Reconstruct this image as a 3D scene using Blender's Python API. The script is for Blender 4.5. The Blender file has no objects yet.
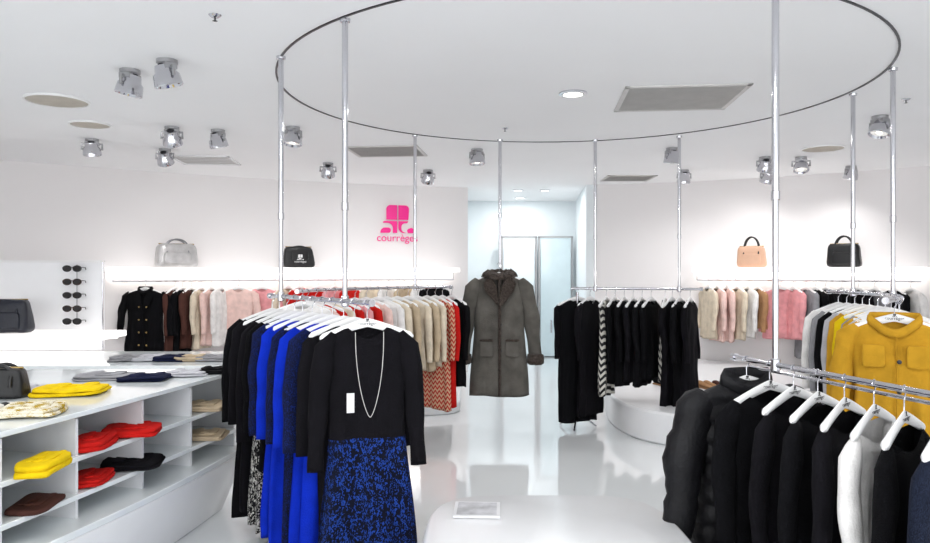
import bpy, math, random
from mathutils import Vector, Matrix, noise
random.seed(7)
SC=bpy.context.scene
COL=SC.collection
EYE=1.44; CEIL=2.64; F=720.0
def X(px,d): return (px-465.0)/F*d
def CD(y): return (CEIL-EYE)*F/(271.5-y)   # distance of a ceiling point
# ------------------------------------------------------------------ materials
def lin(c):
    return tuple(((v/255)/12.92 if v/255<=.04045 else ((v/255+.055)/1.055)**2.4) for v in c)
MC={}
def base_mat(name):
    m=bpy.data.materials.new(name); m.use_nodes=True
    nt=m.node_tree; b=nt.nodes['Principled BSDF']
    return m,nt,b
def mat(name,rgb,rough=.6,metal=0,var=.06,scale=8,bump=0,bscale=60,emit=0,ecol=None,coat=0,alpha=1,sheen=0,trans=0,spec=.5):
    if name in MC: return MC[name]
    m,nt,b=base_mat(name); c=lin(rgb)
    tc=nt.nodes.new('ShaderNodeTexCoord'); n=nt.nodes.new('ShaderNodeTexNoise')
    n.inputs['Scale'].default_value=scale; n.inputs['Detail'].default_value=3
    nt.links.new(tc.outputs['Object'],n.inputs['Vector'])
    r=nt.nodes.new('ShaderNodeValToRGB')
    r.color_ramp.elements[0].position=.3; r.color_ramp.elements[1].position=.7
    r.color_ramp.elements[0].color=(*[v*(1-var) for v in c],1)
    r.color_ramp.elements[1].color=(*[min(1,v*(1+var)) for v in c],1)
    nt.links.new(n.outputs['Fac'],r.inputs['Fac']); nt.links.new(r.outputs['Color'],b.inputs['Base Color'])
    b.inputs['Roughness'].default_value=rough; b.inputs['Metallic'].default_value=metal
    b.inputs['Specular IOR Level'].default_value=spec
    b.inputs['Coat Weight'].default_value=coat; b.inputs['Alpha'].default_value=alpha
    b.inputs['Sheen Weight'].default_value=sheen; b.inputs['Transmission Weight'].default_value=trans
    if emit:
        b.inputs['Emission Color'].default_value=(*(lin(ecol or rgb)),1); b.inputs['Emission Strength'].default_value=emit
    if bump:
        n2=nt.nodes.new('ShaderNodeTexNoise'); n2.inputs['Scale'].default_value=bscale
        nt.links.new(tc.outputs['Object'],n2.inputs['Vector'])
        bp=nt.nodes.new('ShaderNodeBump'); bp.inputs['Strength'].default_value=bump; bp.inputs['Distance'].default_value=.01
        nt.links.new(n2.outputs['Fac'],bp.inputs['Height']); nt.links.new(bp.outputs['Normal'],b.inputs['Normal'])
    MC[name]=m; return m
def cloth(name,rgb,**k):
    k.setdefault('rough',.95); k.setdefault('var',.12); k.setdefault('scale',14); k.setdefault('bump',.3); k.setdefault('bscale',140); k.setdefault('sheen',0); k.setdefault('spec',.12)
    return mat(name,rgb,**k)
def leopard(name,a,bc,scale=42,th=.42):
    m,nt,b=base_mat(name)
    tc=nt.nodes.new('ShaderNodeTexCoord'); mp=nt.nodes.new('ShaderNodeMapping'); mp.inputs['Scale'].default_value=(1,1,.75)
    v=nt.nodes.new('ShaderNodeTexVoronoi'); v.inputs['Scale'].default_value=scale
    nz=nt.nodes.new('ShaderNodeTexNoise'); nz.inputs['Scale'].default_value=30
    mx=nt.nodes.new('ShaderNodeMix'); mx.data_type='VECTOR'; mx.inputs[0].default_value=.06
    nt.links.new(tc.outputs['Object'],mp.inputs['Vector']); nt.links.new(mp.outputs['Vector'],mx.inputs[4])
    nt.links.new(nz.outputs['Color'],mx.inputs[5]); nt.links.new(mx.outputs[1],v.inputs['Vector'])
    r=nt.nodes.new('ShaderNodeValToRGB'); r.color_ramp.interpolation='CONSTANT'
    e=r.color_ramp.elements; e[0].color=(*lin(bc),1); e[1].position=th; e[1].color=(*lin(a),1)
    nt.links.new(v.outputs['Distance'],r.inputs['Fac']); nt.links.new(r.outputs['Color'],b.inputs['Base Color'])
    b.inputs['Roughness'].default_value=.9; b.inputs['Specular IOR Level'].default_value=.15; return m
def chevron(name,a,bc,freq=16,amp=.05,cw=.09):
    m,nt,b=base_mat(name)
    tc=nt.nodes.new('ShaderNodeTexCoord'); s=nt.nodes.new('ShaderNodeSeparateXYZ'); nt.links.new(tc.outputs['Object'],s.inputs[0])
    def M(op,i0,i1=None):
        n=nt.nodes.new('ShaderNodeMath'); n.operation=op
        for i,v in enumerate((i0,i1)):
            if v is None: continue
            if isinstance(v,(int,float)): n.inputs[i].default_value=v
            else: nt.links.new(v,n.inputs[i])
        return n.outputs[0]
    xy=M('ADD',s.outputs['X'],s.outputs['Y'])
    pp=M('PINGPONG',xy,cw/2)
    z=M('ADD',s.outputs['Z'],M('MULTIPLY',pp,amp/(cw/2)))
    fr=M('FRACT',M('MULTIPLY',z,freq)); st=M('GREATER_THAN',fr,.5)
    mx=nt.nodes.new('ShaderNodeMix'); mx.data_type='RGBA'; nt.links.new(st,mx.inputs[0])
    mx.inputs[6].default_value=(*lin(a),1); mx.inputs[7].default_value=(*lin(bc),1)
    nt.links.new(mx.outputs[2],b.inputs['Base Color']); b.inputs['Roughness'].default_value=.9; return m
WALL=mat('wall_paint',(240,237,237),.7,var=.01,scale=1.5)
CEILM=mat('ceiling_paint',(246,246,247),.75,var=.01,scale=1.2)
FLOORM=mat('floor_gloss',(240,244,246),.1,var=.015,scale=1.5,coat=.7)
WHITE=mat('white_lacquer',(240,241,243),.25,var=.01)
WPLAS=mat('white_plastic',(240,240,240),.35,var=.01)
FROST=mat('frosted_acrylic',(232,238,240),.12,var=.02,coat=.5)
FROSTD=mat('frosted_acrylic_side',(226,227,230),.4,var=.03)
GLOW=mat('backlit_shelf',(250,250,250),.4,emit=.7,ecol=(255,250,246))
TUBE=mat('light_strip',(255,255,255),.4,emit=5,ecol=(255,248,240))
LENS=mat('lamp_lens',(255,255,255),.3,emit=3,ecol=(255,246,232))
LENSDIM=mat('lamp_lens_dim',(235,235,235),.2,emit=.35,ecol=(255,246,232))
CHROME=mat('chrome',(205,205,210),.12,metal=1,var=.03)
SATIN=mat('satin_metal',(176,176,178),.32,metal=1,var=.05)
DARKM=mat('dark_metal',(60,60,64),.35,metal=.8)
GRILLE=mat('grille_grey',(130,128,126),.6); SLAT=mat('grille_slat',(206,204,202),.5); SLATG=mat('grille_blade',(178,176,173),.5)
SPEAK=mat('speaker_cloth',(192,184,172),.8,bump=.3,bscale=300)
PINK=mat('pink_sign',(236,10,136),.4,var=.01,emit=.12)  # weak emission added so the pink reads brighter, not a lamp
GLASS=mat('tinted_glass',(212,228,233),.08,var=.02,coat=.5)
BLACK=cloth('black_wool',(13,13,16)); BLACK2=cloth('black_jersey',(17,16,20)); BLACK3=cloth('black_knit',(11,11,14),bump=.8,bscale=220)
NYL=mat('black_nylon',(13,13,17),.6,var=.1,bump=.35,bscale=60,spec=.3)
BLUE=cloth('cobalt_wool',(12,44,180)); BLUED=leopard('cobalt_lace',(12,16,34),(20,42,118),110,.36); NAVY=cloth('navy_knit',(22,27,52))
LEOB=leopard('blue_animal_print',(10,13,28),(28,60,140),62,.40); LEOW=leopard('grey_animal_print',(24,24,26),(205,203,198),60,.42)
CREAM=cloth('cream_knit',(218,205,184)); WHITEC=cloth('white_cotton',(232,230,228)); BEIGE=cloth('beige_wool',(188,170,144)); TAN=cloth('tan_wool',(168,128,92))
PINKC=cloth('blush_wool',(230,198,190)); PINK2=cloth('pink_wool',(228,158,162)); RED=cloth('red_wool',(190,30,26)); GREY=cloth('grey_wool',(142,142,146)); LGREY=cloth('light_grey_knit',(184,184,190))
MUST=cloth('mustard_wool',(196,148,42)); YEL=cloth('yellow_cotton',(230,196,22)); BROWN=cloth('brown_wool',(78,50,44)); SUEDE=mat('grey_suede',(94,91,86),.95,var=.25,scale=8,bump=.4,bscale=90,sheen=.05,spec=.15)
FUR=mat('shearling_fur',(70,62,57),1,var=.55,scale=60,bump=1,bscale=110,sheen=.1,spec=.1)
CHEV=chevron('chevron_knit',(220,217,209),(24,24,26)); CHEVR=chevron('red_chevron',(178,44,30),(204,166,136),freq=24,amp=.03,cw=.05)
TWEED=leopard('navy_tweed',(12,16,28),(46,54,76),200,.4)
LEATHB=mat('black_leather',(13,13,15),.4,bump=.2); LEATHN=mat('navy_leather',(14,18,34),.4,bump=.2); LEATHS=mat('silver_leather',(190,188,188),.28,metal=.25,bump=.6,bscale=22,var=.2); LEATHT=mat('blush_leather',(206,166,140),.45); LENSB=mat('sunglass_lens',(18,15,14),.1); TORT=mat('tortoise_frame',(60,34,20),.2,var=.6,scale=60)
SILV=mat('silver_strap',(140,140,144),.3,metal=.4)
PAPER=mat('printed_paper',(222,222,224),.5); PAPERD=mat('grey_print',(186,186,190),.5,var=.3,scale=14)
GOLD=mat('gold_metal',(200,170,110),.25,metal=1)
PEARL=mat('pearl',(205,203,200),.25)
# ------------------------------------------------------------------ mesh builder
class MB:
    def __init__(s): s.v=[]; s.f=[]
    def rings(s,R,closed=True,cap0=False,cap1=False,loop=False):
        b=len(s.v); n=len(R[0])
        for r in R: s.v+= [tuple(p) for p in r]
        m=len(R)
        for i in range(m if loop else m-1):
            i2=(i+1)%m
            for j in range(n if closed else n-1):
                k=(j+1)%n
                s.f.append((b+i*n+j,b+i*n+k,b+i2*n+k,b+i2*n+j))
        if cap0: s.f.append(tuple(b+j for j in reversed(range(n))))
        if cap1: s.f.append(tuple(b+(m-1)*n+j for j in range(n)))
        return s
    def tube(s,P,r,n=10,caps=True,sx=1,sy=1,loop=False):
        P=[Vector(p) for p in P]; m=len(P)
        rr=r if isinstance(r,(list,tuple)) else [r]*m
        R=[]; u=None
        for i,p in enumerate(P):
            if loop: t=(P[(i+1)%m]-P[i-1])
            else: t=(P[min(i+1,m-1)]-P[max(i-1,0)])
            t.normalize()
            if u is None:
                a=Vector((0,1,0)) if abs(t.y)<.9 else Vector((1,0,0))
                u=(a-t*a.dot(t)).normalized()
            else: u=(u-t*u.dot(t)).normalized()
            w=t.cross(u)
            R.append([p+u*(math.cos(2*math.pi*k/n)*rr[i]*sx)+w*(math.sin(2*math.pi*k/n)*rr[i]*sy) for k in range(n)])
        return s.rings(R,True,caps and not loop,caps and not loop,loop)
    def box(s,c,d,rz=0,M=None):
        b=len(s.v); c=Vector(c); rot=Matrix.Rotation(rz,3,'Z') if M is None else M
        for z in(-.5,.5):
            for y in(-.5,.5):
                for x in(-.5,.5):
                    s.v.append(tuple(c+rot@Vector((x*d[0],y*d[1],z*d[2]))))
        for f in((0,2,3,1),(4,5,7,6),(0,1,5,4),(2,6,7,3),(0,4,6,2),(1,3,7,5)): s.f.append(tuple(b+i for i in f))
        return s
    def prism(s,poly,z0,z1,top_off=None):
        n=len(poly); b=len(s.v)
        t=top_off or poly
        s.v+=[(x,y,z0) for x,y in poly]+[(x,y,z1) for x,y in t]
        s.f.append(tuple(b+i for i in reversed(range(n)))); s.f.append(tuple(b+n+i for i in range(n)))
        for i in range(n):
            j=(i+1)%n; s.f.append((b+i,b+j,b+n+j,b+n+i))
        return s
    def lathe(s,prof,n=24,c=(0,0,0),M=None):
        c=Vector(c); R=[]
        for r,z in prof:
            ring=[Vector((r*math.cos(2*math.pi*k/n),r*math.sin(2*math.pi*k/n),z)) for k in range(n)]
            if M: ring=[M@p for p in ring]
            R.append([c+p for p in ring])
        return s.rings(R,True,True,True)
    def soft(s,c,d,e=.35,nu=28,nv=12,nz=0,ns=9,seed=0,taper=0,rz=0):
        R=[]; c=Vector(c)
        def sp(v,p): return math.copysign(abs(v)**p,v)
        for i in range(nv+1):
            ph=-math.pi/2+math.pi*i/nv
            ph=max(-math.pi/2+.02,min(math.pi/2-.02,ph))
            r=[]
            for j in range(nu):
                th=2*math.pi*j/nu
                z=sp(math.sin(ph),e)
                q=sp(math.cos(ph),e*.7)
                k=1-taper*(z*.5+.5)
                p=Vector((d[0]/2*q*sp(math.cos(th),e)*k,d[1]/2*q*sp(math.sin(th),e)*k,d[2]/2*z))
                if nz:
                    o=noise.noise_vector(p*ns+Vector((seed,seed*.7,0)))*nz; o.z*=.5
                    p+=o
                if rz: p=Matrix.Rotation(rz,3,'Z')@p
                r.append(c+p)
            R.append(r)
        return s.rings(R,True,True,True)
    def mesh(s,name,mt,smooth=True):
        me=bpy.data.meshes.new(name); me.from_pydata(s.v,[],s.f); me.update()
        if smooth: me.polygons.foreach_set('use_smooth',[True]*len(me.polygons))
        if mt: me.materials.append(mt)
        return me
def put(mb,name,mt,loc=(0,0,0),rot=(0,0,0),parent=None,label=None,cat=None,group=None,kind=None,smooth=True,bevel=0,sub=0,auto=True):
    me=mb.mesh(name,mt,smooth) if isinstance(mb,MB) else mb
    o=bpy.data.objects.new(name,me); COL.objects.link(o)
    o.location=loc; o.rotation_euler=rot
    if parent: o.parent=parent
    if label:o['label']=label
    if cat:o['category']=cat
    if group:o['group']=group
    if kind:o['kind']=kind
    if bevel:
        b=o.modifiers.new('b','BEVEL'); b.width=bevel; b.segments=2; b.limit_method='ANGLE'; b.angle_limit=.7
    if smooth and auto and isinstance(me,bpy.types.Mesh):
        try: me.set_sharp_from_angle(angle=.75)
        except Exception: pass
    return o
# ------------------------------------------------------------------ room
def bez(P,t): return tuple((1-t)**2*P[0][i]+2*t*(1-t)*P[1][i]+t*t*P[2][i] for i in(0,1))
LW=[(-5.6,7.2),(-2.6,9.8),(0.04,10.3)]; RW=[(1.70,10.0),(3.9,9.6),(5.9,7.6)]
def at_px(P,px,off=0):
    best=None
    for i in range(401):
        t=i/400; p=bez(P,t); q=bez(P,min(1,t+.01)); q0=bez(P,max(0,t-.01))
        d=Vector((q[0]-q0[0],q[1]-q0[1])).normalized(); n=Vector((d.y,-d.x)) # toward room
        w=(p[0]+n.x*off,p[1]+n.y*off); e=abs(X(px,w[1])-w[0])
        if best is None or e<best[0]: best=(e,w,math.atan2(d.y,d.x),t)
    return best[1],best[2],best[3]
def strip(P,t0,t1,a,b,n=30):
    A=[];B=[]
    for i in range(n+1):
        t=t0+(t1-t0)*i/n; p=bez(P,t); q=bez(P,t+.005);q0=bez(P,t-.005)
        d=Vector((q[0]-q0[0],q[1]-q0[1])).normalized(); nn=Vector((d.y,-d.x))
        A.append((p[0]+nn.x*a,p[1]+nn.y*a)); B.append((p[0]+nn.x*b,p[1]+nn.y*b))
    return B+list(reversed(A))
put(MB().box((0,6.2,-.05),(13,17,.1)),'floor',FLOORM,kind='structure',smooth=False)
put(MB().box((0,6.2,CEIL+.05),(13,17,.1)),'ceiling',CEILM,kind='structure',smooth=False)
put(MB().prism(strip(LW,0,1,-.12,0),0,CEIL),'wall_back_left',WALL,kind='structure')
put(MB().prism(strip(RW,0,1,-.12,0),0,CEIL),'wall_back_right',WALL,kind='structure')
put(MB().box((-5.66,2.9,CEIL/2),(.12,8.7,CEIL)),'wall_left',WALL,kind='structure',smooth=False)
put(MB().box((5.96,3.1,CEIL/2),(.12,9.1,CEIL)),'wall_right',WALL,kind='structure',smooth=False)
ALC=mat('alcove_paint',(234,241,244),.6,var=.01)
put(MB().box((-.02,11.35,CEIL/2),(.12,2.1,CEIL)),'wall_alcove_left',ALC,kind='structure',smooth=False)
put(MB().box((1.84,11.1,CEIL/2),(.12,2.3,CEIL),rz=-.09),'wall_alcove_right',ALC,kind='structure',smooth=False)
put(MB().box((.95,12.35,CEIL/2),(2.2,.12,CEIL)),'wall_alcove_back',ALC,kind='structure',smooth=False)
# alcove doors
def door(name,x0,x1,y,h,mt):
    r=put(MB().box(((x0+x1)/2,y,h/2),(x1-x0-.05,.03,h-.04)),name,mt,kind='structure',smooth=False)
    fr=MB()
    for x in(x0,x1): fr.box((x,y,h/2),(.03,.05,h))
    fr.box(((x0+x1)/2,y,h),(x1-x0+.03,.05,.03))
    put(fr,'door_frame',SATIN,parent=r,smooth=False)
    put(MB().tube([(x0+.2,y-.02,.42),(x0+.2,y-.07,.42),(x0+.2,y-.07,.62),(x0+.2,y-.02,.62)],.014),'door_handle',CHROME,parent=r)
door('door_1',X(539,12.1),X(572,12.1),12.1,2.02,GLASS)
door('door_2',X(502,12.1),X(536,12.1),12.1,2.02,mat('door_glass_light',(230,239,243),.12,var=.01,coat=.4))
# plinths
def smoothpoly(pts,n=8):
    out=[]
    for i in range(len(pts)-1):
        p0=pts[max(i-1,0)];p1=pts[i];p2=pts[i+1];p3=pts[min(i+2,len(pts)-1)]
        for k in range(n):
            t=k/n
            out.append(tuple(.5*((2*p1[a])+(-p0[a]+p2[a])*t+(2*p0[a]-5*p1[a]+4*p2[a]-p3[a])*t*t+(-p0[a]+3*p1[a]-3*p2[a]+p3[a])*t**3) for a in(0,1)))
    out.append(pts[-1]); return out
fr=smoothpoly([(1.78,9.0),(1.5,7.7),(1.38,6.7),(1.6,6.0),(2.4,5.65),(3.6,5.6),(5.88,5.9)])
put(MB().prism(fr+[(5.88,7.55)]+[bez(RW,1-i/12) for i in range(1,13)],0,.27),'trim_1',WHITE,kind='structure',bevel=.02)
fl=smoothpoly([(-5.58,6.3),(-3.6,6.75),(-1.5,7.05),(-.3,7.2),(-.05,7.4)])
put(MB().prism(fl+[(-.05,10.25)]+[bez(LW,1-i/12) for i in range(1,12)]+[(-5.58,7.2)],0,.11),'trim_2',WHITE,kind='structure',bevel=.02)
# wall shelves
def wshelf(P,pa,pb,lab):
    _,_,ta=at_px(P,pa,.4); _,_,tb=at_px(P,pb,.4)
    r=put(MB().prism(strip(P,ta,tb,0.0,.42),1.43,1.49),'wall_shelf',GLOW,label=lab,cat='shelf',bevel=.006)
    put(MB().prism(strip(P,ta+.01,tb-.01,.04,.1),1.39,1.425),'light_strip',TUBE,parent=r)
    pts=strip(P,ta+.01,tb-.01,.0,.24); n=len(pts)//2
    b=MB().tube([(x,y,1.33) for x,y in pts[:n]],.012,8)
    for i in range(0,n,6): b.tube([(pts[i][0],pts[i][1],1.33),(pts[i][0],pts[i][1],1.43)],.006,6)
    put(b,'hanging_rail',CHROME,parent=r)
wshelf(LW,108,460,'long backlit white wall shelf with chrome rail below')
wshelf(RW,692,925,'backlit white wall shelf holding two handbags')
# ------------------------------------------------------------------ ceiling ring and fixtures
CX,CY,CR=.69,4.78,1.88
put(MB().rings([[(CX+(CR+a)*math.cos(2*math.pi*i/128),CY+(CR+a)*math.sin(2*math.pi*i/128),z) for a,z in((-.006,CEIL),(-.006,CEIL-.006),(.006,CEIL-.006),(.006,CEIL))] for i in range(128)],loop=True),'ceiling_track',DARKM,label='thin circular dark metal track set in white ceiling',cat='track')
def vent(cx,cy,w,d,rz,n,lab,frame=SLAT,inner=GRILLE,blade=None):
    m=MB(); t=.03
    for sx,sy,a,b in((0,-1,w,t),(0,1,w,t),(-1,0,t,d),(1,0,t,d)): m.box((sx*(w-t)/2,sy*(d-t)/2,-.004),(a,b,.012))
    r=put(m,'air_vent',frame,loc=(cx,cy,CEIL),rot=(0,0,rz),smooth=False,label=lab,cat='air vent')
    s=MB()
    for i in range(n):
        y=-d/2+t+(d-2*t)*(i+.5)/n
        s.box((0,y,-.008),(w-2*t,.018,.002))
    put(s,'slat',blade or frame,parent=r,smooth=False,kind=None)
    put(MB().box((0,0,-.003),(w-2*t,d-2*t,.004)),'backing_panel',inner,parent=r,smooth=False)
vent(X(678,CD(98)),CD(98),.80,.72,-.1,22,'square grey louvred ceiling air vent inside the ring',SLAT,blade=SLATG)
vent(X(206,CD(160)),CD(160),.62,.6,.1,5,'white square ceiling air conditioner cassette',WHITE,inner=SLATG,blade=WHITE)
vent(X(387,CD(151)),CD(151),.72,.62,-.1,12,'louvred grey ceiling air return grille',blade=SLATG)
vent(X(628,CD(178)),CD(178),.62,.55,0,9,'small louvred ceiling grille near the doorway',blade=SLATG)
for px,py,dm in((57,100,.4),(90,124,.3),(823,148,.38)):
    d=CD(py); r=put(MB().lathe([(.001,-.012),(dm/2-.02,-.012),(dm/2,-.006),(dm/2,.01)],40),'ceiling_speaker',SPEAK,loc=(X(px,d),d,CEIL),label='round beige cloth-faced flush ceiling speaker',cat='speaker',group='ceiling speakers')
    put(MB().rings([[((dm/2-.004+a)*math.cos(2*math.pi*i/40),(dm/2-.004+a)*math.sin(2*math.pi*i/40),z) for a,z in((0,0),(0,-.014),(.012,-.012),(.014,0))] for i in range(40)],loop=True),'rim',WPLAS,parent=r)
for px,py in((215,15),(906,99),(505,128)):
    d=CD(py); r=put(MB().lathe([(.001,-.012),(.02,-.01),(.03,0)],20),'sprinkler',CHROME,loc=(X(px,d),d,CEIL),label='small chrome ceiling fire sprinkler',cat='sprinkler',group='ceiling sprinklers')
    put(MB().lathe([(.004,-.03),(.012,-.028),(.004,-.024),(.004,-.01)],12),'deflector',DARKM,parent=r)
def downlight(x,y,dm,e,lab):
    r=put(MB().lathe([(dm/2*.72,.0),(dm/2*.75,-.012),(dm/2,-.008),(dm/2,.002)],32),'downlight',CHROME,loc=(x,y,CEIL),label=lab,cat='ceiling light')
    put(MB().lathe([(.001,-.014),(dm/2*.7,-.013)],28),'lamp_lens',LENS,parent=r)
    l=bpy.data.lights.new('down','AREA'); l.shape='DISK'; l.size=dm*.7; l.energy=e; l.color=(1,.99,.98)
    o=bpy.data.objects.new('down_light',l); COL.objects.link(o); o.location=(x,y,CEIL-.02)
downlight(X(573,CD(93)),CD(93),.19,12,'recessed chrome-ringed round ceiling downlight, switched on')
downlight(X(518,10.6),10.6,.16,8,'small recessed downlight above the doorway passage')
downlight(X(545,10.6),10.6,.16,8,'small recessed downlight above the doorway passage')
downlight(.9,11.7,.2,10,'small recessed downlight above the doorway passage')
SPOTE=27
def spot(px,py,aim,e=None,vis=None):
    e=e or SPOTE
    d=CD(py); x=X(px,d)
    r=put(MB().lathe([(.001,-.028),(.05,-.028),(.058,-.02),(.058,0)],24),'spotlight',SATIN,loc=(x,d,CEIL),label='chrome adjustable ceiling spotlight with round head',cat='spotlight',group='ceiling spotlights')
    H=Vector((0,0,-.100)); A=Vector((aim[0]-x,aim[1]-d,aim[2]-(CEIL-.11)-.6)).normalized()
    q=A.to_track_quat('-Z','Y').to_matrix()
    yk=MB(); side=q@Vector((1,0,0))
    yk.box((0,0,-.04),(.11,.07,.03),rz=math.atan2(side.y,side.x))
    yk.tube([Vector((0,0,-.045)),side*.084+Vector((0,0,-.045)),side*.084+H],.010,8)
    yk.tube([Vector((0,0,-.045)),-side*.084+Vector((0,0,-.045)),-side*.084+H],.010,8)
    put(yk,'bracket',SATIN,parent=r)
    put(MB().lathe([(.03,.075),(.05,.07),(.058,.03),(.072,.015),(.079,-.045),(.074,-.05),(.062,-.03)],28,c=H,M=q),'lamp_head',CHROME,parent=r)
    put(MB().lathe([(.001,-.030),(.060,-.033)],24,c=H,M=q),'lamp_lens',LENSDIM,parent=r)
    put(MB().lathe([(.001,-.032),(.022,-.035)],16,c=H,M=q),'bulb',LENS,parent=r)
    put(MB().lathe([(.008,.09),(.03,.08),(.03,.06)],12,c=H,M=q),'heat_sink',DARKM,parent=r)
    l=bpy.data.lights.new('spot','SPOT'); l.energy=e; l.spot_size=2.3; l.spot_blend=1; l.shadow_soft_size=.06; l.color=(1,.985,.975)
    o=bpy.data.objects.new('spot_lamp',l); COL.objects.link(o); o.location=Vector((x,d,CEIL))+H+A*.06
    o.rotation_euler=A.to_track_quat('-Z','Y').to_euler()
SP=[(130,70,(-2.6,4.4,.6)),(167,60,(-1.2,4.6,.6)),(172,127,(-2.6,7.8,.6)),(218,130,(-1.6,6.8,.4)),(92,139,(-3.6,7.4,.4)),(165,149,(-3.0,8.6,1.0)),(293,127,(-1.6,5.6,.2)),(328,163,(-1.8,9.4,1.0)),(428,170,(-.8,9.6,1.4)),(477,149,(.3,6.8,.2)),(672,148,(1.8,7.4,.4)),(684,170,(2.5,9.2,1.0)),(765,157,(3.2,8.8,1.0)),(767,170,(3.4,9.4,1.2)),(801,157,(3.2,6.6,.4)),(880,116,(2.4,5.2,.4)),(851,166,(4.2,8.8,1.1))]
for a,b,c in SP: spot(a,b,c)
for a,b,c in((70,-250,(-.6,3.0,.9)),(380,-250,(-.2,4,.8)),(640,-250,(1.2,3.4,.6)),(900,-300,(1.7,2.6,.7)),(1000,40,(2.4,4.0,.8)),(-120,40,(-2.6,3.4,.7)),(-150,-200,(-2.2,2.6,.6))): spot(a,b,c,26)
# ------------------------------------------------------------------ racks
def pole(p,z0,parent,zj=1.75):
    x,y=p; L=[]
    put(MB().tube([(x,y,zj),(x,y,CEIL)],.0145,16),'support_pole',CHROME,parent=parent)
    put(MB().tube([(x,y,z0),(x,y,zj+.02)],.0125,16),'lower_pole',CHROME,parent=parent)
    put(MB().lathe([(.0145,-.02),(.0175,-.018),(.0175,.018),(.0145,.02)],18,c=(x,y,zj)),'pole_collar',CHROME,parent=parent)
    put(MB().lathe([(.016,-.018),(.024,-.015),(.026,0)],20,c=(x,y,CEIL)),'ceiling_flange',CHROME,parent=parent)
def rail(path,h,poles,lab,grp='chrome hanging clothes racks'):
    pts=[(x,y,h) for x,y in path]
    r=put(MB().tube(pts,.0115,12),'clothes_rack',CHROME,label=lab,cat='clothes rack',group=grp)
    for e in(0,-1):
        q=Vector(pts[e]); dd=(q-Vector(pts[1 if e==0 else -2])).normalized()
        put(MB().tube([q-dd*.01,q+dd*.016],.017,14),'end_cap',CHROME,parent=r)
    for p in poles:
        pole(p,h-.02,r)
        put(MB().lathe([(.015,-.026),(.019,-.022),(.019,.022),(.015,.026)],18,c=(p[0],p[1],h)),'rail_joint',CHROME,parent=r)
    return r
def arc(a0,a1,n=24): return [(CX+CR*math.cos(math.radians(a0+(a1-a0)*i/n)),CY+CR*math.sin(math.radians(a0+(a1-a0)*i/n))) for i in range(n+1)]
RH=1.30
A0=Vector((-1.12,4.15)); A1=Vector((-.42,3.20))
rail([A0,A1],RH,[(X(281,4.02),4.02),(X(345,3.42),3.42)],'chrome ceiling-hung clothes rail full of black and blue dresses')
rail(arc(172,116),RH,[(X(415,6.32),6.32)],'curved chrome ceiling-hung rail with cream and red garments')
C0=Vector((X(573,6.62),6.62)); C1=Vector((X(701,6.34),6.34))
def onl(px):
    for i in range(501):
        p=C0.lerp(C1,i/500)
        if X(px,p.y)<=p.x: return p
rail([C0,C1],1.285,[tuple(onl(595)),tuple(onl(679))],'chrome ceiling-hung rail with black garments')
rail(arc(8,-45),RH,[(X(853,4.86),4.86),(X(893,4.25),4.25)],'curved chrome ceiling-hung rail with mustard and grey garments')
E0=Vector((1.20,3.2)); E1=Vector((1.53,1.85))
def onE(d): t=(E0.y-d)/(E0.y-E1.y); return E0.lerp(E1,t)
pE=onE(2.934)
rE=rail([E0,E1],1.06,[tuple(pE)],'low chrome ceiling-hung rail of dark jackets')
put(MB().tube([(E0.x+.045,E0.y-.05,1.025),(E1.x+.045,E1.y,1.025)],.007,10),'lower_rail',CHROME,parent=rE)
# single hook pole for coat
pc=(X(500,6.55),6.55)
rc=put(MB().tube([(pc[0],pc[1]-.06,1.49),(pc[0],pc[1]+.03,1.49)],.01,10),'coat_hook',CHROME,label='single chrome ceiling-hung pole with hook for a coat',cat='clothes rack',group='chrome hanging clothes racks')
pole(pc,1.475,rc,1.95)
# foot stand
st=MB().tube([(1.03,6.6,1.25),(1.03,6.6,.06)],.012,10)
for a in(0.3,2.4,4.4): st.tube([(1.03,6.6,.12),(1.03+.1*math.cos(a),6.6+.1*math.sin(a),.08),(1.03+.19*math.cos(a),6.6+.19*math.sin(a),.012)],.009,8)
put(st,'rack_stand',CHROME,label='chrome tripod foot stand under the black garments',cat='stand')
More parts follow.
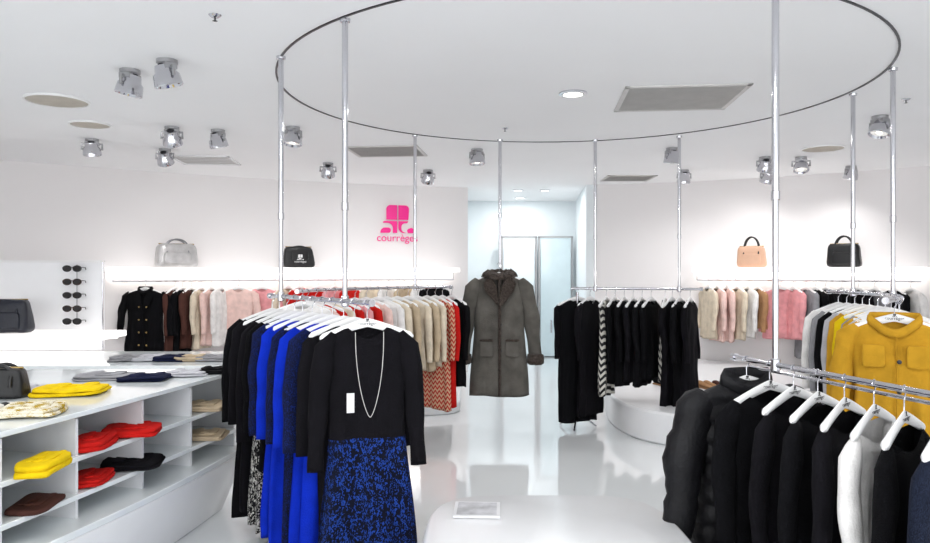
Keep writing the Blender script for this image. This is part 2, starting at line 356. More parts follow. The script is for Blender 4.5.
# ------------------------------------------------------------------ lettering
def text_mesh(txt,size,mt,ext=.002):
    c=bpy.data.curves.new('t','FONT'); c.body=txt; c.size=size; c.extrude=ext; c.align_x='CENTER'
    o=bpy.data.objects.new('t',c); COL.objects.link(o); bpy.context.view_layer.update()
    me=bpy.data.meshes.new_from_object(o.evaluated_get(bpy.context.evaluated_depsgraph_get()))
    bpy.data.objects.remove(o); me.materials.clear(); me.materials.append(mt); return me
def emblem(w,ext=.002):
    m=MB()
    def poly(P):
        b=len(m.v);n=len(P)
        m.v+= [((x-.5)*w,(y)*w,-ext) for x,y in P]+[((x-.5)*w,(y)*w,ext) for x,y in P]
        m.f.append(tuple(b+i for i in reversed(range(n)))); m.f.append(tuple(b+n+i for i in range(n)))
        for i in range(n): m.f.append((b+i,b+(i+1)%n,b+n+(i+1)%n,b+n+i))
    def ar(cx,cy,r,a0,a1,n=12): return [(cx+r*math.cos(math.radians(a0+(a1-a0)*i/n)),cy+r*math.sin(math.radians(a0+(a1-a0)*i/n))) for i in range(n+1)]
    poly([(.16,.40),(.49,.40),(.49,.84),(.24,.84)]+ar(.28,.72,.12,90,180,8))
    poly([(.53,.40),(.84,.40)]+ar(.74,.72,.12,0,90,8)+[(.53,.84)])
    poly([(.49,.36),(.49,.0),(.36,.0),(.36,.12)]+ar(.20,.14,.16,0,90)[1:]+[(.06,.30),(.06,.34),(.12,.36)])
    poly([(-.02,.0),(.22,.0)]+ar(.22,.08,.08,-90,90,8)+[(.12,.16)]+ar(.12,.02,.14,90,180,8))
    poly([(.53,.36),(.84,.36),(.80,.30)]+list(ar(.74,.18,.12,90,180,8))+list(ar(.74,.14,.12,180,250,6))+[(.78,.0),(.66,.0)]+list(reversed(ar(.70,.17,.17,180,262,8)))+[])
    poly([(.80,.0),(1.04,.0),(1.04,.04)]+ar(.92,.04,.12,0,90,8)[1:]+[(.84,.13)]+ar(.86,.07,.06,120,240,6))
    return m
(sx,sy),sa,_=at_px(LW,397,.03)
sg=put(emblem(.46),'wall_sign',PINK,loc=(sx,sy,EYE+(271.5-233)/F*sy),rot=(math.pi/2,0,sa),smooth=False,label='hot pink double-letter fashion emblem mounted on white wall',cat='sign')
put(text_mesh('courrèges',.145,PINK,.001),'lettering',PINK,loc=(0,-.115,0),parent=sg,smooth=False,label='thin hot pink lower-case lettering')
TXS=text_mesh('courrèges',.021,DARKM,.0004); EMS=emblem(.018,.0004).mesh('emb',DARKM,False)
# ------------------------------------------------------------------ hangers and garments
def itp(s,T):
    if s<=T[0][0]: return T[0][1]
    for (a,b),(c,d) in zip(T,T[1:]):
        if s<=c:
            t=(s-a)/(c-a); t=t*t*(3-2*t); return b+(d-b)*t
    return T[-1][1]
def hanger_mesh():
    R=[]
    for i in range(33):
        x=-.21+.42*i/32; u=abs(x)/.21
        zc=-.088-.066*u**1.15; rz=.021-.005*u; ry=.006+.008*u
        if i in(0,32): rz*=.4; ry*=.4
        R.append([(x,ry*math.cos(2*math.pi*k/10),zc+rz*math.sin(2*math.pi*k/10)) for k in range(10)])
    return MB().rings(R,True,True,True).mesh('hanger',WPLAS)
def hook_mesh():
    P=[(0,0,-.08),(0,0,-.035),(.008,0,-.026)]+[(.018*math.cos(a),0,-.004+.018*math.sin(a)) for a in [-.9+ (math.pi+.9)*i/12 for i in range(13)]]
    return MB().tube(P,.0022,6).mesh('hook',CHROME)
HM=hanger_mesh(); HK=hook_mesh()
def hanger(loc,yaw,logo=False,lab='white plastic clothes hanger with chrome hook'):
    r=put(HM,'clothes_hanger',None,loc=loc,rot=(0,0,yaw),label=lab,cat='hanger',group='white clothes hangers')
    put(HK,'hook',None,parent=r)
    if logo:
        put(TXS,'lettering',None,parent=r,loc=(0,-.0068,-.099),rot=(math.pi/2,0,0),smooth=False)
        put(EMS,'emblem',None,parent=r,loc=(0,-.0068,-.085),rot=(math.pi/2,0,0),smooth=False)
def garment(name,cat,pt,h,yaw,L,mt,lab,group,sh=.205,chest=None,waist=None,hem=.22,dep=.045,neck=.075,slv=.55,smt=None,spread=.05,srad=.05,fold=.012,k=3,skirt=None,collar=None,drop=.05,quilt=0,buttons=0,seam=False,seed=None,logo=False,tag=False,cuff=None,fur=False,nh=False,lapel=False,pocket=False,zoff=0,chest_pocket=False):
    seed=random.random()*50 if seed is None else seed
    chest=chest or sh*.95; waist=waist or chest*.95
    loc=(pt[0],pt[1],h)
    W=[(0,neck),(.055,sh),(.2,chest),(min(.4,L*.5),waist),(L,hem)]
    D=[(0,.022),(.05,.03),(.22,dep),(L,dep*1.25)]
    def ring(s,N=56):
        w=itp(s,W)
        if s<.055: w=neck+(sh-neck)*(s/.055)**.9
        d=itp(s,D); out=[]
        if quilt:
            q=abs(math.sin(math.pi*s/quilt)); d+=.03*q**.6; w+=.018*q**.6
        fa=fold*min(1,max(0,(s-.12)/(L*.6)))
        for j in range(N):
            a=2*math.pi*j/N; c=math.cos(a); sn=math.sin(a)
            x=w*math.copysign(abs(c)**.8,c); y=d*math.copysign(abs(sn)**.8,sn)
            ph=k*x/max(w,.01)*2.6+seed+(1.7 if sn>0 else 0)
            y+=fa*(math.sin(ph)+.5*math.sin(ph*2.1+s*3+seed))
            x+=fa*.8*math.sin(s*5+seed)*(.5+.5*math.sin(a*2+seed))
            nz=noise.noise(Vector((x*9,y*9+seed,s*6)))
            y+=nz*.012*min(1,s/.1)
            z=-.098-zoff-s
            e=math.exp(-(x/(neck*.95))**2)*max(0,1-s/(drop*2.2+.03))
            if sn<0: z-=drop*e*(-sn)**.5
            z-=.006*math.sin(3*a+seed)*min(1,s/L)
            out.append((x,y,z))
        return out
    zs=[0,.008,.018,.03,.042,.055,.075,.1,.13]
    n=int((L-.13)/(.012 if quilt else .03))+1
    zs+= [.13+(L-.13)*i/n for i in range(1,n+1)]
    cut=skirt[0] if skirt else L
    top=[s for s in zs if s<cut]+[cut]
    Rr=[ring(s) for s in top]
    if not skirt: # turned hem
        last=Rr[-1]; Rr.append([(x*.96,y*.8,z+.01) for x,y,z in last])
    g=put(MB().rings(Rr),name,mt,loc=loc,rot=(0,0,yaw),label=lab,cat=cat,group=group,auto=False)
    if skirt:
        bot=[cut]+[s for s in zs if s>cut]
        R2=[[(x*1.01,y*1.02,z) for x,y,z in ring(s)] for s in bot]
        put(MB().rings(R2),'skirt_panel',skirt[1],parent=g,label=skirt[2],auto=False)
    if slv:
        for sg_ in(-1,1):
            P=[];R_=[]
            m=18
            for i in range(m+1):
                t=i/m
                x=itp(t,[(0,sh-.035),(.12,sh+.012),(.5,sh+spread*.7),(1,sh+spread)])
                z=-.135-zoff*.75-(t*slv)
                y=-.02*t*t+ .008*math.sin(t*6+seed)
                P.append((sg_*x,y,z)); r=itp(t,[(0,srad*.45),(.1,srad*.95),(.3,srad),(1,srad*.72)])
                r*=1+.06*math.sin(t*17+seed)+(.16*abs(math.sin(t*slv*math.pi/quilt)) if quilt else 0)
                R_.append(r)
            put(MB().tube(P,R_,16,sx=min(.8,dep/srad*.9),sy=1),'sleeve',smt or mt,parent=g,auto=False)
            if cuff:
                e=Vector(P[-1]); rr=srad*.72
                c=MB().tube([e+Vector((0,0,.075)),e+Vector((0,0,.065)),e+Vector((0,0,.03)),e+Vector((0,0,-.01)),e+Vector((0,0,-.025))],[rr*.9,rr*1.35,rr*1.45,rr*1.4,rr*1.05],20)
                c.v=[tuple(Vector(v)+noise.noise_vector(Vector(v)*60)*.006) for v in c.v]
                put(c,'cuff',cuff,parent=g,auto=False)
    if collar:
        ct,cm=collar
        R=[]
        hh={'band':.03,'shirt':.035,'fur':.05,'roll':.06}[ct]; th_={'band':.006,'shirt':.01,'fur':.036,'roll':.014}[ct]
        for i in range(40):
            a=2*math.pi*i/40; c=math.cos(a); sn=math.sin(a)
            x=neck*1.02*c; y=.03*sn; zd=-.098-zoff-(drop*math.exp(-(x/(neck*.95))**2)*(-sn)**.5 if sn<0 else 0)
            o=Vector((c,sn*.7,0)).normalized()
            p=Vector((x,y,zd)); lump=1+(.35*noise.noise(Vector((i*.9,seed,0))) if ct=='fur' else 0)
            R.append([p-o*.002, p+Vector((0,0,hh*.7)),p+o*th_*.5*lump+Vector((0,0,hh*lump)),p+o*th_*1.6*lump+Vector((0,0,hh*.5)),p+o*th_*2*lump+Vector((0,0,-hh*.25)),p+o*th_*.8+Vector((0,0,-hh*.3))])
        put(MB().rings(R,loop=True),'collar',cm,parent=g,auto=False)
    fy=-dep*1.1-.012-(.03 if quilt else 0)
    if lapel or fur:
        lm=fur if fur else mt
        b=MB(); kx=1.25 if fur else 1
        for sg_ in(-1,1):
            pts=[(.075,-.105),(.115,-.17),(.10,-.235),(.018,-.36),(.004,-.36),(.02,-.2),(.045,-.13)]
            yy=[-.034,-.045,fy-.008,fy-.008,fy-.006,fy-.004,-.04]
            bb=len(b.v)
            b.v+=[(sg_*x*kx,y,z) for (x,z),y in zip(pts,yy)]+[(sg_*x*kx,y-(.026 if fur else .006),z) for (x,z),y in zip(pts,yy)]
            n7=7; f=[tuple(bb+i for i in range(n7)),tuple(bb+n7+i for i in reversed(range(n7)))]
            if sg_<0: f=[tuple(reversed(q)) for q in f]
            b.f+=f
            for i in range(n7): b.f.append((bb+i,bb+(i+1)%n7,bb+n7+(i+1)%n7,bb+n7+i))
        put(b,'lapel',lm,parent=g,bevel=.008)
    if seam:
        b=MB().tube([(0.004,fy*(.72 if s<.12 else 1)-.001,-.10-zoff-drop-s) for s in [i*(L-drop-.01)/16 for i in range(17)]],.0035 if not fur else .016,6,sx=1.8)
        put(b,'placket',(fur or mt),parent=g)
    if buttons:
        for i in range(buttons):
            s=.2+(min(L,.75)-.28)*i/max(1,buttons-1)
            for xx in((-.045,.045) if buttons>3 and lapel else (.014,)):
                put(MB().lathe([(.001,.004),(.010,.003),(.011,-.002),(.001,-.003)],12,c=(xx,fy-.008,-.1-s),M=Matrix.Rotation(math.pi/2,3,'X')),'button',(GOLD if lapel and not fur else DARKM),parent=g)
    if pocket:
        for sg_ in(-1,1):
            put(MB().soft((sg_*.115,fy-.002,-.098-L*.60),(.12,.020,.15),e=.3,nu=20,nv=8),'patch_pocket',mt,parent=g)
            if fur: put(MB().soft((sg_*.115,fy-.012,-.098-L*.60+.07),(.125,.022,.022),e=.5,nu=16,nv=6,nz=.005,ns=40),'pocket_trim',fur,parent=g)
    if chest_pocket:
        for sg_ in(-1,1):
            put(MB().soft((sg_*.095,fy+.004,-.275),(.10,.022,.11),e=.3,nu=20,nv=8),'chest_pocket',mt,parent=g)
    if tag:
        put(MB().box((-.03,fy-.02,-.30),(.04,.002,.075)),'price_tag',PAPER,parent=g,smooth=False,label='white paper price tag')
    if not nh: hanger(loc,yaw,logo)
    return g
R_=math.radians
# ---- rack A (black and cobalt)
GA='dresses on the black and blue rack'
def onA(t): return A0.lerp(A1,t)
def ga(t,*a,yaw=None,**k):
    y=(37+random.uniform(-5,5)) if yaw is None else yaw
    k.setdefault('dep',.028); k.setdefault('fold',.011)
    return garment(a[0],a[1],onA(t),RH,R_(y),a[2],a[3],a[4],GA,**k)
ga(.02,'coat','coat',1.12,BLACK,'long black wool coat hanging at the end of rail',sh=.21,hem=.24,yaw=38)
ga(.11,'dress','dress',1.08,BLACK2,'long black jersey dress on white hanger',hem=.22,yaw=34)
ga(.20,'dress','dress',1.10,LEOW,'grey and white animal-print dress with black top',skirt=None,smt=BLACK2,hem=.225,slv=.62)
ga(.29,'dress','dress',1.12,BLACK3,'black knitted dress with pale animal-print hem',skirt=(.80,LEOW,'pale animal-print hem panel'),hem=.215)
ga(.38,'dress','dress',1.12,BLUE,'cobalt blue wool dress with dark lace sleeves',smt=BLUED,hem=.22)
ga(.48,'coat','coat',1.14,BLUE,'long cobalt blue coat on white hanger',hem=.23,yaw=31)
ga(.58,'dress','dress',1.1,BLUED,'dark blue lace patterned dress on white hanger',hem=.21,yaw=33)
ga(.68,'dress','dress',1.14,BLUE,'cobalt blue dress with straight skirt',hem=.22,yaw=27)
ga(.78,'dress','dress',1.1,BLUE,'cobalt blue dress with lace sleeves near front of rail',smt=BLUED,hem=.22,yaw=26)
ga(.87,'dress','dress',1.05,BLACK2,'plain black dress behind the front dress',hem=.17,sh=.185,yaw=24)
fd=ga(.975,'dress','dress',1.1,BLACK2,'black long-sleeved dress with blue animal-print skirt and necklace',yaw=16,sh=.18,hem=.225,waist=.168,spread=.05,slv=.6,srad=.048,neck=.09,drop=.06,skirt=(.50,LEOB,'black and cobalt animal-print skirt'),logo=True,dep=.045)
N=[]
for i in range(61):
    a=math.pi*i/60; N.append((.062*math.cos(a)*(.45+.55*abs(math.cos(a))),-.07-.018*math.sin(a),-.125-.37*math.sin(a)**.9))
put(MB().tube(N,.0016,6),'necklace',PEARL,parent=fd,label='long thin silver bead necklace')
put(MB().box((-.085,-.085,-.43),(.033,.002,.085)),'price_tag',PAPER,parent=fd,smooth=False,label='white paper price tag')
# ---- rack B (cream/red, curved)
GB='garments on the cream and red rack'
B=[(170,.75,WHITEC,'blouse','white blouse'),(167,.8,PINKC,'jacket','blush pink jacket'),(163,.8,RED,'jacket','bright red wool jacket'),(159,.85,CREAM,'cardigan','cream knitted cardigan'),(155,.8,RED,'jacket','bright red wool jacket'),(151,.75,PINK2,'jacket','pink wool jacket'),(147,.7,RED,'jacket','bright red wool jacket'),(143,.8,PINKC,'blouse','pale pink blouse'),(139,.8,WHITEC,'blouse','white long-sleeved blouse'),(136,.72,CREAM,'cardigan','cream knitted cardigan'),(132.5,.62,BEIGE,'cardigan','beige wool cardigan'),(129,.6,CREAM,'cardigan','cream knitted cardigan'),(126,.62,BEIGE,'sweater','beige sweater'),(123,.58,CREAM,'sweater','cream sweater'),(120.5,.98,CHEVR,'dress','long red and cream zigzag dress'),(118.3,.95,RED,'dress','long red dress'),(115.5,.78,BLACK,'jacket','black wool jacket')]
for i,(a,L,m,kd,lb) in enumerate(B):
    p=(CX+CR*math.cos(R_(a)),CY+CR*math.sin(R_(a)))
    yw=180+a+ (22 if a>125 else 14)+random.uniform(-5,5)
    garment(kd,kd,p,RH,R_(yw),L,m,lb+' hanging on curved chrome rail',GB,sh=.19,hem=.19,slv=.5,dep=.03,srad=.038,spread=.03,drop=.03)
# ---- coat on the single pole
garment('coat','coat',(pc[0]-.01,pc[1]-.05),1.505,R_(-2),1.08,SUEDE,'grey suede shearling coat with fur collar and cuffs','single coats',sh=.225,hem=.27,waist=.225,dep=.085,neck=.08,drop=.03,slv=.74,srad=.075,spread=.10,collar=('fur',FUR),cuff=FUR,fur=FUR,seam=True,buttons=3,pocket=True,fold=.008)
# ---- rack C (black)
GC='garments on the black rack'
Cc=[(577,1.12,BLACK,'coat','long black wool coat',24,.2),(590,1.05,BLACK2,'dress','long black dress',50,.2),(606,.86,CHEV,'scarf','black and white zigzag knitted tunic',62,.15),(615,.74,BLACK,'dress','short black dress',60,.19),(624,.76,BLACK3,'dress','black knitted dress',62,.19),(633,.72,BLACK2,'top','black jersey top',60,.19),(642,.76,BLACK,'jacket','black wool jacket',60,.19),(651,.7,BLACK3,'top','black knitted top',55,.19),(665,.72,CHEV,'tunic','black and white zigzag tunic',68,.15),(672,1.05,BLACK2,'dress','long black dress',52,.2),(680,1.08,BLACK,'dress','long black wool dress',56,.2),(690,.98,BLACK2,'dress','long black jersey dress',60,.19)]
for px,L,m,kd,lb,yw,s in Cc:
    garment('tunic' if kd=='scarf' else kd,'tunic' if kd=='scarf' else kd,onl(px),1.285,R_(yw),L,m,lb+' on chrome rail',GC,sh=s,hem=s,slv=.5 if m is not CHEV else 0,dep=.034,srad=.036,spread=.02,drop=.04)
# ---- rack D (mustard)
GD='garments on the mustard rack'
Dd=[(5,.75,WHITEC,'blouse','white blouse'),(2,.8,GREY,'sweater','grey wool sweater'),(-1,.75,BLACK,'jacket','black jacket'),(-4,.8,LGREY,'cardigan','light grey cardigan'),(-7,.8,MUST,'cardigan','mustard yellow cardigan'),(-11,.78,YEL,'blouse','bright yellow blouse'),(-15,.8,GREY,'coat','grey wool coat'),(-19,.8,MUST,'jacket','mustard yellow jacket'),(-23,.85,LGREY,'coat','light grey wool coat'),(-27,.8,MUST,'sweater','mustard sweater'),(-31,.8,CHEV,'sweater','black and white zigzag sweater'),(-34.5,.72,MUST,'jacket','mustard yellow jacket')]
for a,L,m,kd,lb in Dd:
    p=(CX+CR*math.cos(R_(a)),CY+CR*math.sin(R_(a)))
    garment(kd,kd,p,RH,R_(a+random.uniform(-4,4)+4),L,m,lb+' on curved chrome rail',GD,sh=.2,hem=.21,slv=.52,dep=.035,srad=.045,spread=.04)
a=-40; p=(CX+CR*math.cos(R_(a)),CY+CR*math.sin(R_(a)))
garment('jacket','jacket',p,RH,R_(-26),.72,MUST,'mustard yellow wool jacket with collar and chest pocket',GD,sh=.195,hem=.24,slv=.5,dep=.055,srad=.055,spread=.055,collar=('shirt',MUST),seam=True,buttons=4,chest_pocket=True,neck=.10,drop=.08,logo=True,fold=.018)
# ---- rack E (dark jackets)
GE='jackets on the low dark rack'
def ge(d,*a,yaw=44,**k): 
    k.setdefault('dep',.036)
    return garment(a[0],a[1],onE(d),1.06,R_(yaw),a[2],a[3],a[4],GE,logo=True,**k)
ge(3.12,'puffer_coat','coat',.93,NYL,'black quilted puffer coat with high collar',sh=.235,hem=.26,dep=.075,quilt=.085,srad=.08,spread=.11,slv=.64,neck=.1,collar=('roll',NYL),yaw=14)
ge(2.97,'coat','coat',.85,BLACK,'black wool coat next to puffer coat',sh=.22,hem=.24,slv=.6,neck=.13,drop=.06,srad=.06,yaw=26,zoff=.015,tag=True)
WD=dict(neck=.17,zoff=.036,drop=.06,slv=.55,sh=.202,hem=.21)
ge(2.83,'jacket','jacket',.75,BLACK2,'black jersey jacket on white hanger',yaw=36,**WD)
ge(2.70,'jacket','jacket',.75,BLACK,'black wool jacket on white hanger',yaw=40,**WD)
ge(2.57,'dress','dress',.85,BLACK2,'black dress with wide neckline on hanger',**WD)
ge(2.44,'sweater','sweater',.65,WHITEC,'white sweater with wide neckline on hanger',**WD)
ge(2.32,'jacket','jacket',.7,BLACK3,'black knitted jacket on white hanger',**WD)
ge(2.18,'jacket','jacket',.65,TWEED,'navy tweed jacket with dark trim and tag',sh=.2,slv=.55,neck=.15,drop=.10,zoff=.025,seam=True,tag=True)
# ---- wall garments
GW='garments hanging under the wall shelf'
def wg(P,px,L,m,kd,lb,yo,s=.2,**k):
    (x,y),an,_=at_px(P,px,.24)
    k.setdefault('slv',.5)
    garment(kd,kd,(x,y),1.33,an+R_(yo),L,m,lb+' under lit wall shelf',GW,sh=s,hem=s*1.05,dep=.04,srad=.048,**k)
wg(LW,145,.72,BLACK,'jacket','double-breasted black jacket with gold buttons',-38,.23,lapel=True,buttons=4,spread=.07,collar=('shirt',BLACK),seam=True)
for px,L,m,kd,lb in((175,.72,BROWN,'jacket','dark brown jacket'),(182,.75,BLACK,'dress','black dress'),(191,.7,BROWN,'cardigan','brown cardigan'),(201,.72,CREAM,'sweater','cream sweater'),(211,.68,PINKC,'blouse','blush blouse'),(221,.7,WHITEC,'cardigan','white cardigan')):
    wg(LW,px,L,m,kd,lb,50,.19,spread=.02)
for px,L,m,kd,lb,yo in((238,.62,PINKC,'jacket','blush pink jacket',-20),(262,.6,PINK2,'coat','fluffy pink coat',-20),(288,.7,CREAM,'cardigan','cream cardigan',30),(300,.6,RED,'jacket','red jacket',40),(318,.6,RED,'jacket','red jacket',20),(335,.6,PINK2,'blouse','pink blouse',40),(350,.6,RED,'blouse','red blouse',45),(370,.6,CREAM,'cardigan','cream cardigan',45),(388,.55,WHITEC,'blouse','white blouse',45),(404,.55,BEIGE,'sweater','beige sweater',45),(420,.55,WHITEC,'blouse','white blouse',45),(434,.9,BLACK,'jacket','black jacket',15)):
    wg(LW,px,L,m,kd,lb,yo,.19)
for px,L,m,kd,lb,yo in((708,.65,CREAM,'dress','cream dress',-60),(717,.68,PINKC,'dress','blush dress',-60),(727,.68,PINKC,'dress','pale pink dress',-62),(737,.65,CREAM,'cardigan','cream cardigan',-58),(748,.62,WHITEC,'blouse','white blouse',-58),(758,.5,TAN,'sweater','tan sweater',-60),(780,.62,PINK2,'coat','pink wool coat',20),(793,.62,PINK2,'jacket','pink jacket',-50),(806,.85,GREY,'coat','grey wool coat',-50),(816,.9,BLACK,'coat','black wool coat',-50),(826,.85,BLACK2,'coat','black coat',-45),(842,.6,BLACK,'jacket','black jacket',-45),(858,.6,BLACK2,'jacket','black jacket',-45),(875,.6,GREY,'jacket','grey jacket',-45),(893,.6,BLACK,'jacket','black jacket',-45),(910,.6,WHITEC,'blouse','white blouse',-45)):
    wg(RW,px,L,m,kd,lb,yo,.19,spread=.03)
# ------------------------------------------------------------------ bags
def bag(x,y,z,w,d,h,mt,lab,yaw=0,hh=.12,flap=None,logo=None,hm=None,group='handbags on the shelves'):
    r=put(MB().soft((0,0,h/2),(w,d,h),e=.36,nu=40,nv=16,nz=.014,ns=7,seed=x,taper=.16),'handbag',mt,loc=(x,y,z),rot=(0,0,yaw),label=lab,cat='bag',group=group,auto=False)
    for s in(-1,1):
        P=[(w*.24*math.cos(a),s*d*.3,h*.84+hh*1.2*math.sin(a)) for a in[math.pi*i/16 for i in range(17)]]
        P=[(w*.24,s*d*.5,h*.40),(w*.24,s*d*.47,h*.62)]+P+[(-w*.24,s*d*.47,h*.62),(-w*.24,s*d*.5,h*.40)]
        put(MB().tube(P,.009,8),'handle',hm or mt,parent=r)
    put(MB().tube([(-w*.4,0,h*.99),(w*.4,0,h*.99)],.006,8),'zipper',GOLD,parent=r)
    if flap: put(MB().soft((0,-d*.47,h*.38),(w*.62,.035,h*.5),e=.3,nu=20,nv=8,nz=.006,seed=2),'front_pocket',flap,parent=r)
    if logo:
        put(emblem(w*.2,.001),'emblem',logo,parent=r,loc=(0,-d*.52-.008,h*.36),rot=(math.pi/2,0,0),smooth=False)
        put(text_mesh('courrèges',w*.09,logo,.001),'lettering',logo,parent=r,loc=(0,-d*.52-.008,h*.24),rot=(math.pi/2,0,0),smooth=False)
(x,y),an,_=at_px(LW,176,.24); bag(x,y,1.49,.5,.2,.28,LEATHS,'large silver-white leather tote bag on lit shelf',an,.08,LEATHS,None,SILV)
(x,y),an,_=at_px(LW,298,.24); bag(x,y,1.49,.42,.18,.27,LEATHB,'black leather handbag with white emblem on lit shelf',an,.04,None,WPLAS)
(x,y),an,_=at_px(RW,752,.24); bag(x,y,1.49,.36,.18,.27,LEATHT,'blush leather handbag with black handles on lit shelf',an,.13,LEATHT,None,LEATHB)
(x,y),an,_=at_px(RW,844,.24); bag(x,y,1.49,.38,.18,.28,LEATHB,'black leather handbag with tall handles on lit shelf',an,.11,LEATHB)
# ------------------------------------------------------------------ left display furniture
F0=Vector((-1.84,2.1)); F1=Vector((-1.36,4.35))
def fx(d,off=0): 
    t=(d-F0.y)/(F1.y-F0.y); return F0.x+(F1.x-F0.x)*t+off
T1,T2,T3,BH=.85,.665,.505,.40
ds=[2.1+2.25*i/14 for i in range(15)]
bulge=lambda d: .10*math.sin(math.pi*(d-1.9)/2.7)
basef=[(fx(d)+bulge(d)+.02,d) for d in ds]+[(fx(4.5)-.06,4.5),(fx(4.6)-.3,4.58)]
basei=[(x-.16,y) for x,y in basef]
dc=put(MB().prism(basei+[(-3.0,4.58),(-3.0,2.1)],0,BH-.03,basef+[(-3.0,4.58),(-3.0,2.1)]),'display_counter',WHITE,label='curved white display counter with open folded-clothes shelves',cat='display counter',bevel=.01)
put(MB().prism(basef+[(-3.0,4.6),(-3.0,2.1)],BH-.03,BH),'base_top',FROST,parent=dc,bevel=.004)
for h,dep_,nm in((T1,1.25,'top_board'),(T2,.8,'shelf_board'),(T3,.8,'shelf_board')):
    pf=[(fx(d)+bulge(d)*.25,d) for d in ds]
    put(MB().prism(pf+[(fx(4.35)-dep_,4.35),(fx(2.1)-dep_,2.1)],h-.022,h),nm,FROST,parent=dc,bevel=.003)
for d in(2.3,2.66,3.03,3.45,3.85,4.3):
    x=fx(d)+bulge(d)*.25
    put(MB().box((x-.4,d+.1,(T1-.03+BH)/2),(.79,.014,T1-.03-BH),rz=-.25),'divider',FROSTD,parent=dc,smooth=False)
put(MB().box(((fx(2.1)+fx(4.35))/2-.83,3.23,(BH+T1)/2-.015),(.02,2.28,T1-BH-.03),rz=-math.atan2(F1.x-F0.x,F1.y-F0.y)),'back_board',FROSTD,parent=dc,smooth=False)
def folded(px,d,h,w,dp,th,mt,lab,yaw=0,n=2,collar=True,xo=0,group='folded clothes on the counter'):
    x=X(px,d)+xo; m=MB()
    for i in range(n):
        m.soft((random.uniform(-.006,.006),random.uniform(-.006,.006),th*(i+.5)/n),(w-.01*i,dp-.012*i,th/n*1.15),e=.32,nu=36,nv=8,nz=.016,ns=10,seed=px+i*3)
    r=put(m,'folded_sweater',mt,loc=(x,d,h+.004),rot=(0,0,yaw),label=lab,cat='folded clothing',group=group,auto=False)
    if collar:
        P=[(w*.16*math.cos(a),-dp*.12+dp*.14*math.sin(a),th*1.02) for a in[math.pi*2*i/20 for i in range(20)]]
        put(MB().tube(P,.007,8,loop=True),'neckband',mt,parent=r)
        for s in(-1,1):
            put(MB().soft((s*w*.2,dp*.1,th*1.0),(w*.22,dp*.7,.014),e=.5,nu=16,nv=6,nz=.006,seed=s+px),'folded_sleeve',mt,parent=r)
PAT=leopard('yellow_white_print',(232,226,206),(176,146,30),26,.42)
folded(28,2.98,T1,.28,.24,.03,PAT,'folded yellow and white printed sweater',.25)
folded(-12,2.95,T1,.2,.22,.03,CHEV,'folded black and white patterned knit',.1)
folded(72,3.48,T1,.32,.24,.03,YEL,'folded bright yellow sweater on counter top',.15)
folded(16,3.5,T1,.26,.22,.02,LGREY,'folded light grey knit on counter top',.3)
folded(106,3.98,T1,.3,.24,.02,GREY,'folded grey patterned knit on counter top',.2)
folded(146,3.93,T1,.26,.22,.02,NAVY,'folded navy knit on counter top',.1)
folded(186,4.1,T1,.24,.2,.02,LGREY,'folded light grey knit on counter top',.1)
folded(212,4.2,T1,.2,.2,.02,BLACK,'folded black knit on counter top',.1)
folded(44,2.80,T2,.14,.24,.045,YEL,'two folded bright yellow sweaters in cubby',.1,2)
folded(92,3.17,T2,.16,.24,.04,RED,'folded red sweaters in the open cubby',.1,2)
folded(131,3.42,T2,.26,.22,.035,RED,'folded bright red sweater with neckband',.25,2)
folded(205,4.05,T2,.22,.22,.03,BEIGE,'folded beige sweaters in the open cubby',.1,2)
folded(36,2.86,T3,.15,.22,.02,BROWN,'folded brown sweater in the open cubby',.1,1)
folded(92,3.2,T3,.16,.22,.03,RED,'folded dark red sweaters in the open cubby',.1,2)
folded(132,3.45,T3,.27,.24,.03,BLACK2,'folded black sweaters in the open cubby',.2,2)
folded(205,4.05,T3,.22,.22,.025,BEIGE,'folded beige sweaters in the open cubby',.1,2)
bag(X(-6,3.3),3.36,T1,.22,.12,.14,LEATHB,'small black leather handbag on the counter',.2,.03)
# lit cabinet beyond
cab=put(MB().box((-3.13,5.75,.36),(2.74,.9,.72)),'display_cabinet',WHITE,label='low white display cabinet along the wall',cat='cabinet',smooth=False,bevel=.01)
put(MB().box((-3.13,5.75,.735),(2.78,.94,.03)),'cabinet_top',FROST,parent=cab,smooth=False)
for i in range(1,5): put(MB().box((-4.5+i*.548,5.297,.36),(.006,.008,.68)),'panel_joint',GRILLE,parent=cab,smooth=False)
for i in range(5):
    folded(130+i*21,5.6,.75,.26,.24,.03,[GREY,LGREY,NAVY,BEIGE,GREY][i],['folded grey knit','folded light grey knit','folded navy knit','folded beige knit','folded dark grey knit'][i]+' on low cabinet',.1,group='folded clothes on low cabinet')
pn=put(MB().box((-3.95,6.32,1.135),(1.55,.05,.77)),'eyewear_display',mat('panel_gloss',(244,244,246),.4,var=.01),label='pale display board with sunglasses stand and lit shelf',cat='display board',smooth=False)
put(MB().tube([(-3.17,6.30,.75),(-3.17,6.30,1.53)],.006,8),'edge_trim',CHROME,parent=pn)
put(MB().box((-3.95,6.30,1.53),(1.57,.07,.012)),'top_trim',WPLAS,parent=pn,smooth=False)
put(MB().box((-3.83,6.05,.905),(1.75,.48,.05)),'lit_shelf',GLOW,parent=pn,smooth=False,bevel=.005)
put(MB().box((-3.83,6.27,.87),(1.6,.03,.02)),'light_strip',TUBE,parent=pn,smooth=False)
bag(X(8,5.95),5.98,.93,.34,.18,.28,LEATHN,'dark navy leather handbag on lit glass shelf',.15,.03,LEATHN)
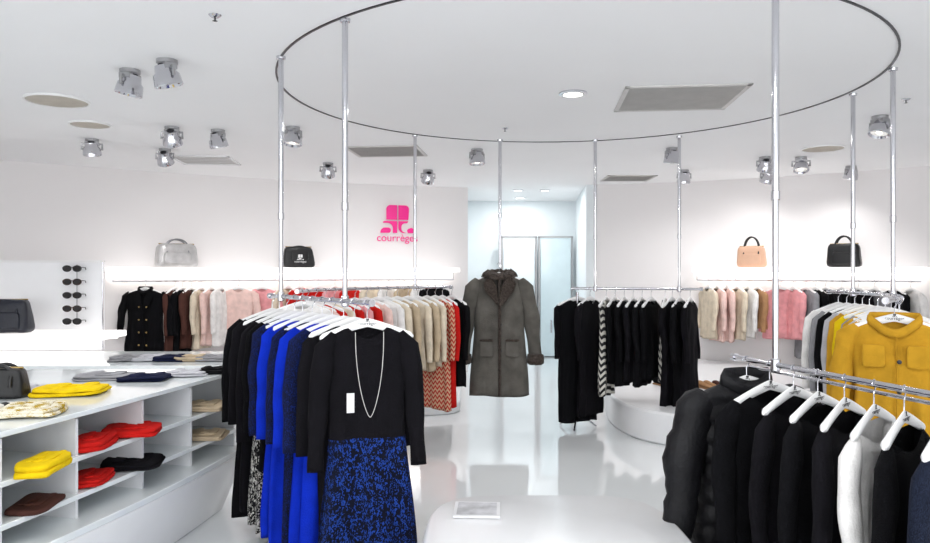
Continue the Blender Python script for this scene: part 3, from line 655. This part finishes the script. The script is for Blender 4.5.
# sunglasses + stand
sx=X(72,6.2)
std=put(MB().tube([(sx,6.28,1.0),(sx,6.28,1.50)],.005,8),'eyewear_stand',SATIN,label='slim metal stand holding five sunglasses on panel',cat='display stand')
for h in(1.455,1.34,1.225,1.11,1.0): put(MB().box((sx,6.255,h-.012),(.05,.05,.006)),'bracket',WPLAS,parent=std,smooth=False)
for i,h in enumerate((1.455,1.34,1.225,1.11,1.0)):
    m=MB(); l=MB()
    for s in(-1,1):
        P=[(s*.036+.03*math.cos(a),0,.025*math.sin(a)*(1 if math.sin(a)<0 else .85)) for a in[2*math.pi*k/24 for k in range(24)]]
        m.tube(P,.0035,6,loop=True)
        m.tube([(s*.066,0,.008),(s*.072,.01,.008),(s*.07,.06,.006),(s*.066,.075,-.01)],.003,6)
        l.lathe([(.001,-.001),(.029,-.001),(.029,.001)],24,c=(s*.036,0,0),M=Matrix.Rotation(math.pi/2,3,'X')@Matrix.Diagonal((1,.83,1)))
    m.tube([(-.008,0,.006),(0,-.002,.01),(.008,0,.006)],.003,6)
    o=put(m,'sunglasses',TORT if i in(1,3) else LEATHB,loc=(sx,6.2,h+.012),label=('tortoiseshell' if i in(1,3) else 'black')+' round-lens sunglasses on slim stand',cat='sunglasses',group='sunglasses on the stand')
    o.scale=(1.2,1,1.1)
    put(l,'lens',LENSB,parent=o)
# ------------------------------------------------------------------ central bench
bp=[]
bcx,bcy,bhw,bhd=.36,2.62,.53,.76
for i in range(72):
    a=2*math.pi*i/72; c=math.cos(a); s=math.sin(a)
    bp.append((bcx+bhw*math.copysign(abs(c)**.42,c),bcy+bhd*math.copysign(abs(s)**.42,s)))
def sc(k): return [((x-bcx)*k+bcx,(y-bcy)*k+bcy) for x,y in bp]
Rg=[[(x,y,z) for x,y in sc(k)] for k,z in((.93,0),(.93,.05),(.98,.06),(1,.1),(1,.33),(.995,.37),(.98,.39),(.955,.4))]
put(MB().rings(Rg,True,True,True),'bench',WHITE,label='low rounded glossy white bench in shop centre',cat='bench')
bk=put(MB().box((0,0,.006),(.20,.19,.011)),'catalogue',PAPER,loc=(X(477,3.14),3.12,.401),rot=(0,0,-.05),label='grey printed catalogue lying on white bench',cat='booklet',smooth=False,bevel=.002)
put(MB().box((0.0,0,.0125),(.17,.16,.001)),'cover_picture',PAPERD,parent=bk,smooth=False)
# ------------------------------------------------------------------ shoes
def shoe(x,y,z,yaw,mt,lab):
    R=[]
    T=[(0,.03,.055,.05),(.1,.034,.06,.05),(.35,.032,.045,.03),(.6,.038,.03,.02),(.85,.036,.022,.012),(1,.012,.012,.006)]
    for i in range(15):
        t=i/14; w=itp(t,[(a,b) for a,b,c,d in T]); hh=itp(t,[(a,c) for a,b,c,d in T])
        R.append([(w*math.cos(2*math.pi*k/14),-t*.24,.012+hh/2+hh/2*math.sin(2*math.pi*k/14)) for k in range(14)])
    o=put(MB().rings(R,True,True,True),'shoe',mt,loc=(x,y,z),rot=(0,0,yaw),label=lab,cat='shoe',group='shoes on the low plinth')
    m=MB(); pl=[(itp(i/12,[(a,b) for a,b,c,d in T])*1.05,-i/12*.245) for i in range(13)]
    m.prism(pl+[(-a,b) for a,b in reversed(pl)],0,.014); put(m,'sole',TAN,parent=o)
for i,(px,d,m,l) in enumerate(((698,7.3,TAN,'tan leather flat shoe'),(705,7.3,TAN,'tan leather flat shoe'),(714,7.3,BROWN,'brown leather flat shoe'),(721,7.3,BROWN,'brown leather flat shoe'),(655,7.5,BLACK,'black flat shoe'),(661,7.5,BLACK,'black flat shoe'))):
    shoe(X(px,d),d,.27,.4,m,l+' on white plinth')
# ------------------------------------------------------------------ light, camera
w=bpy.data.worlds.new('w'); SC.world=w; w.use_nodes=True
w.node_tree.nodes['Background'].inputs[0].default_value=(.97,.985,1,1); w.node_tree.nodes['Background'].inputs[1].default_value=2.75
SC.view_settings.view_transform='Standard'
cam=bpy.data.cameras.new('cam'); co=bpy.data.objects.new('camera',cam); COL.objects.link(co)
cam.sensor_width=36; cam.lens=36*F/930; cam.clip_start=.05
co.location=(0,0,EYE); co.rotation_euler=(math.pi/2,0,0)
SC.camera=co
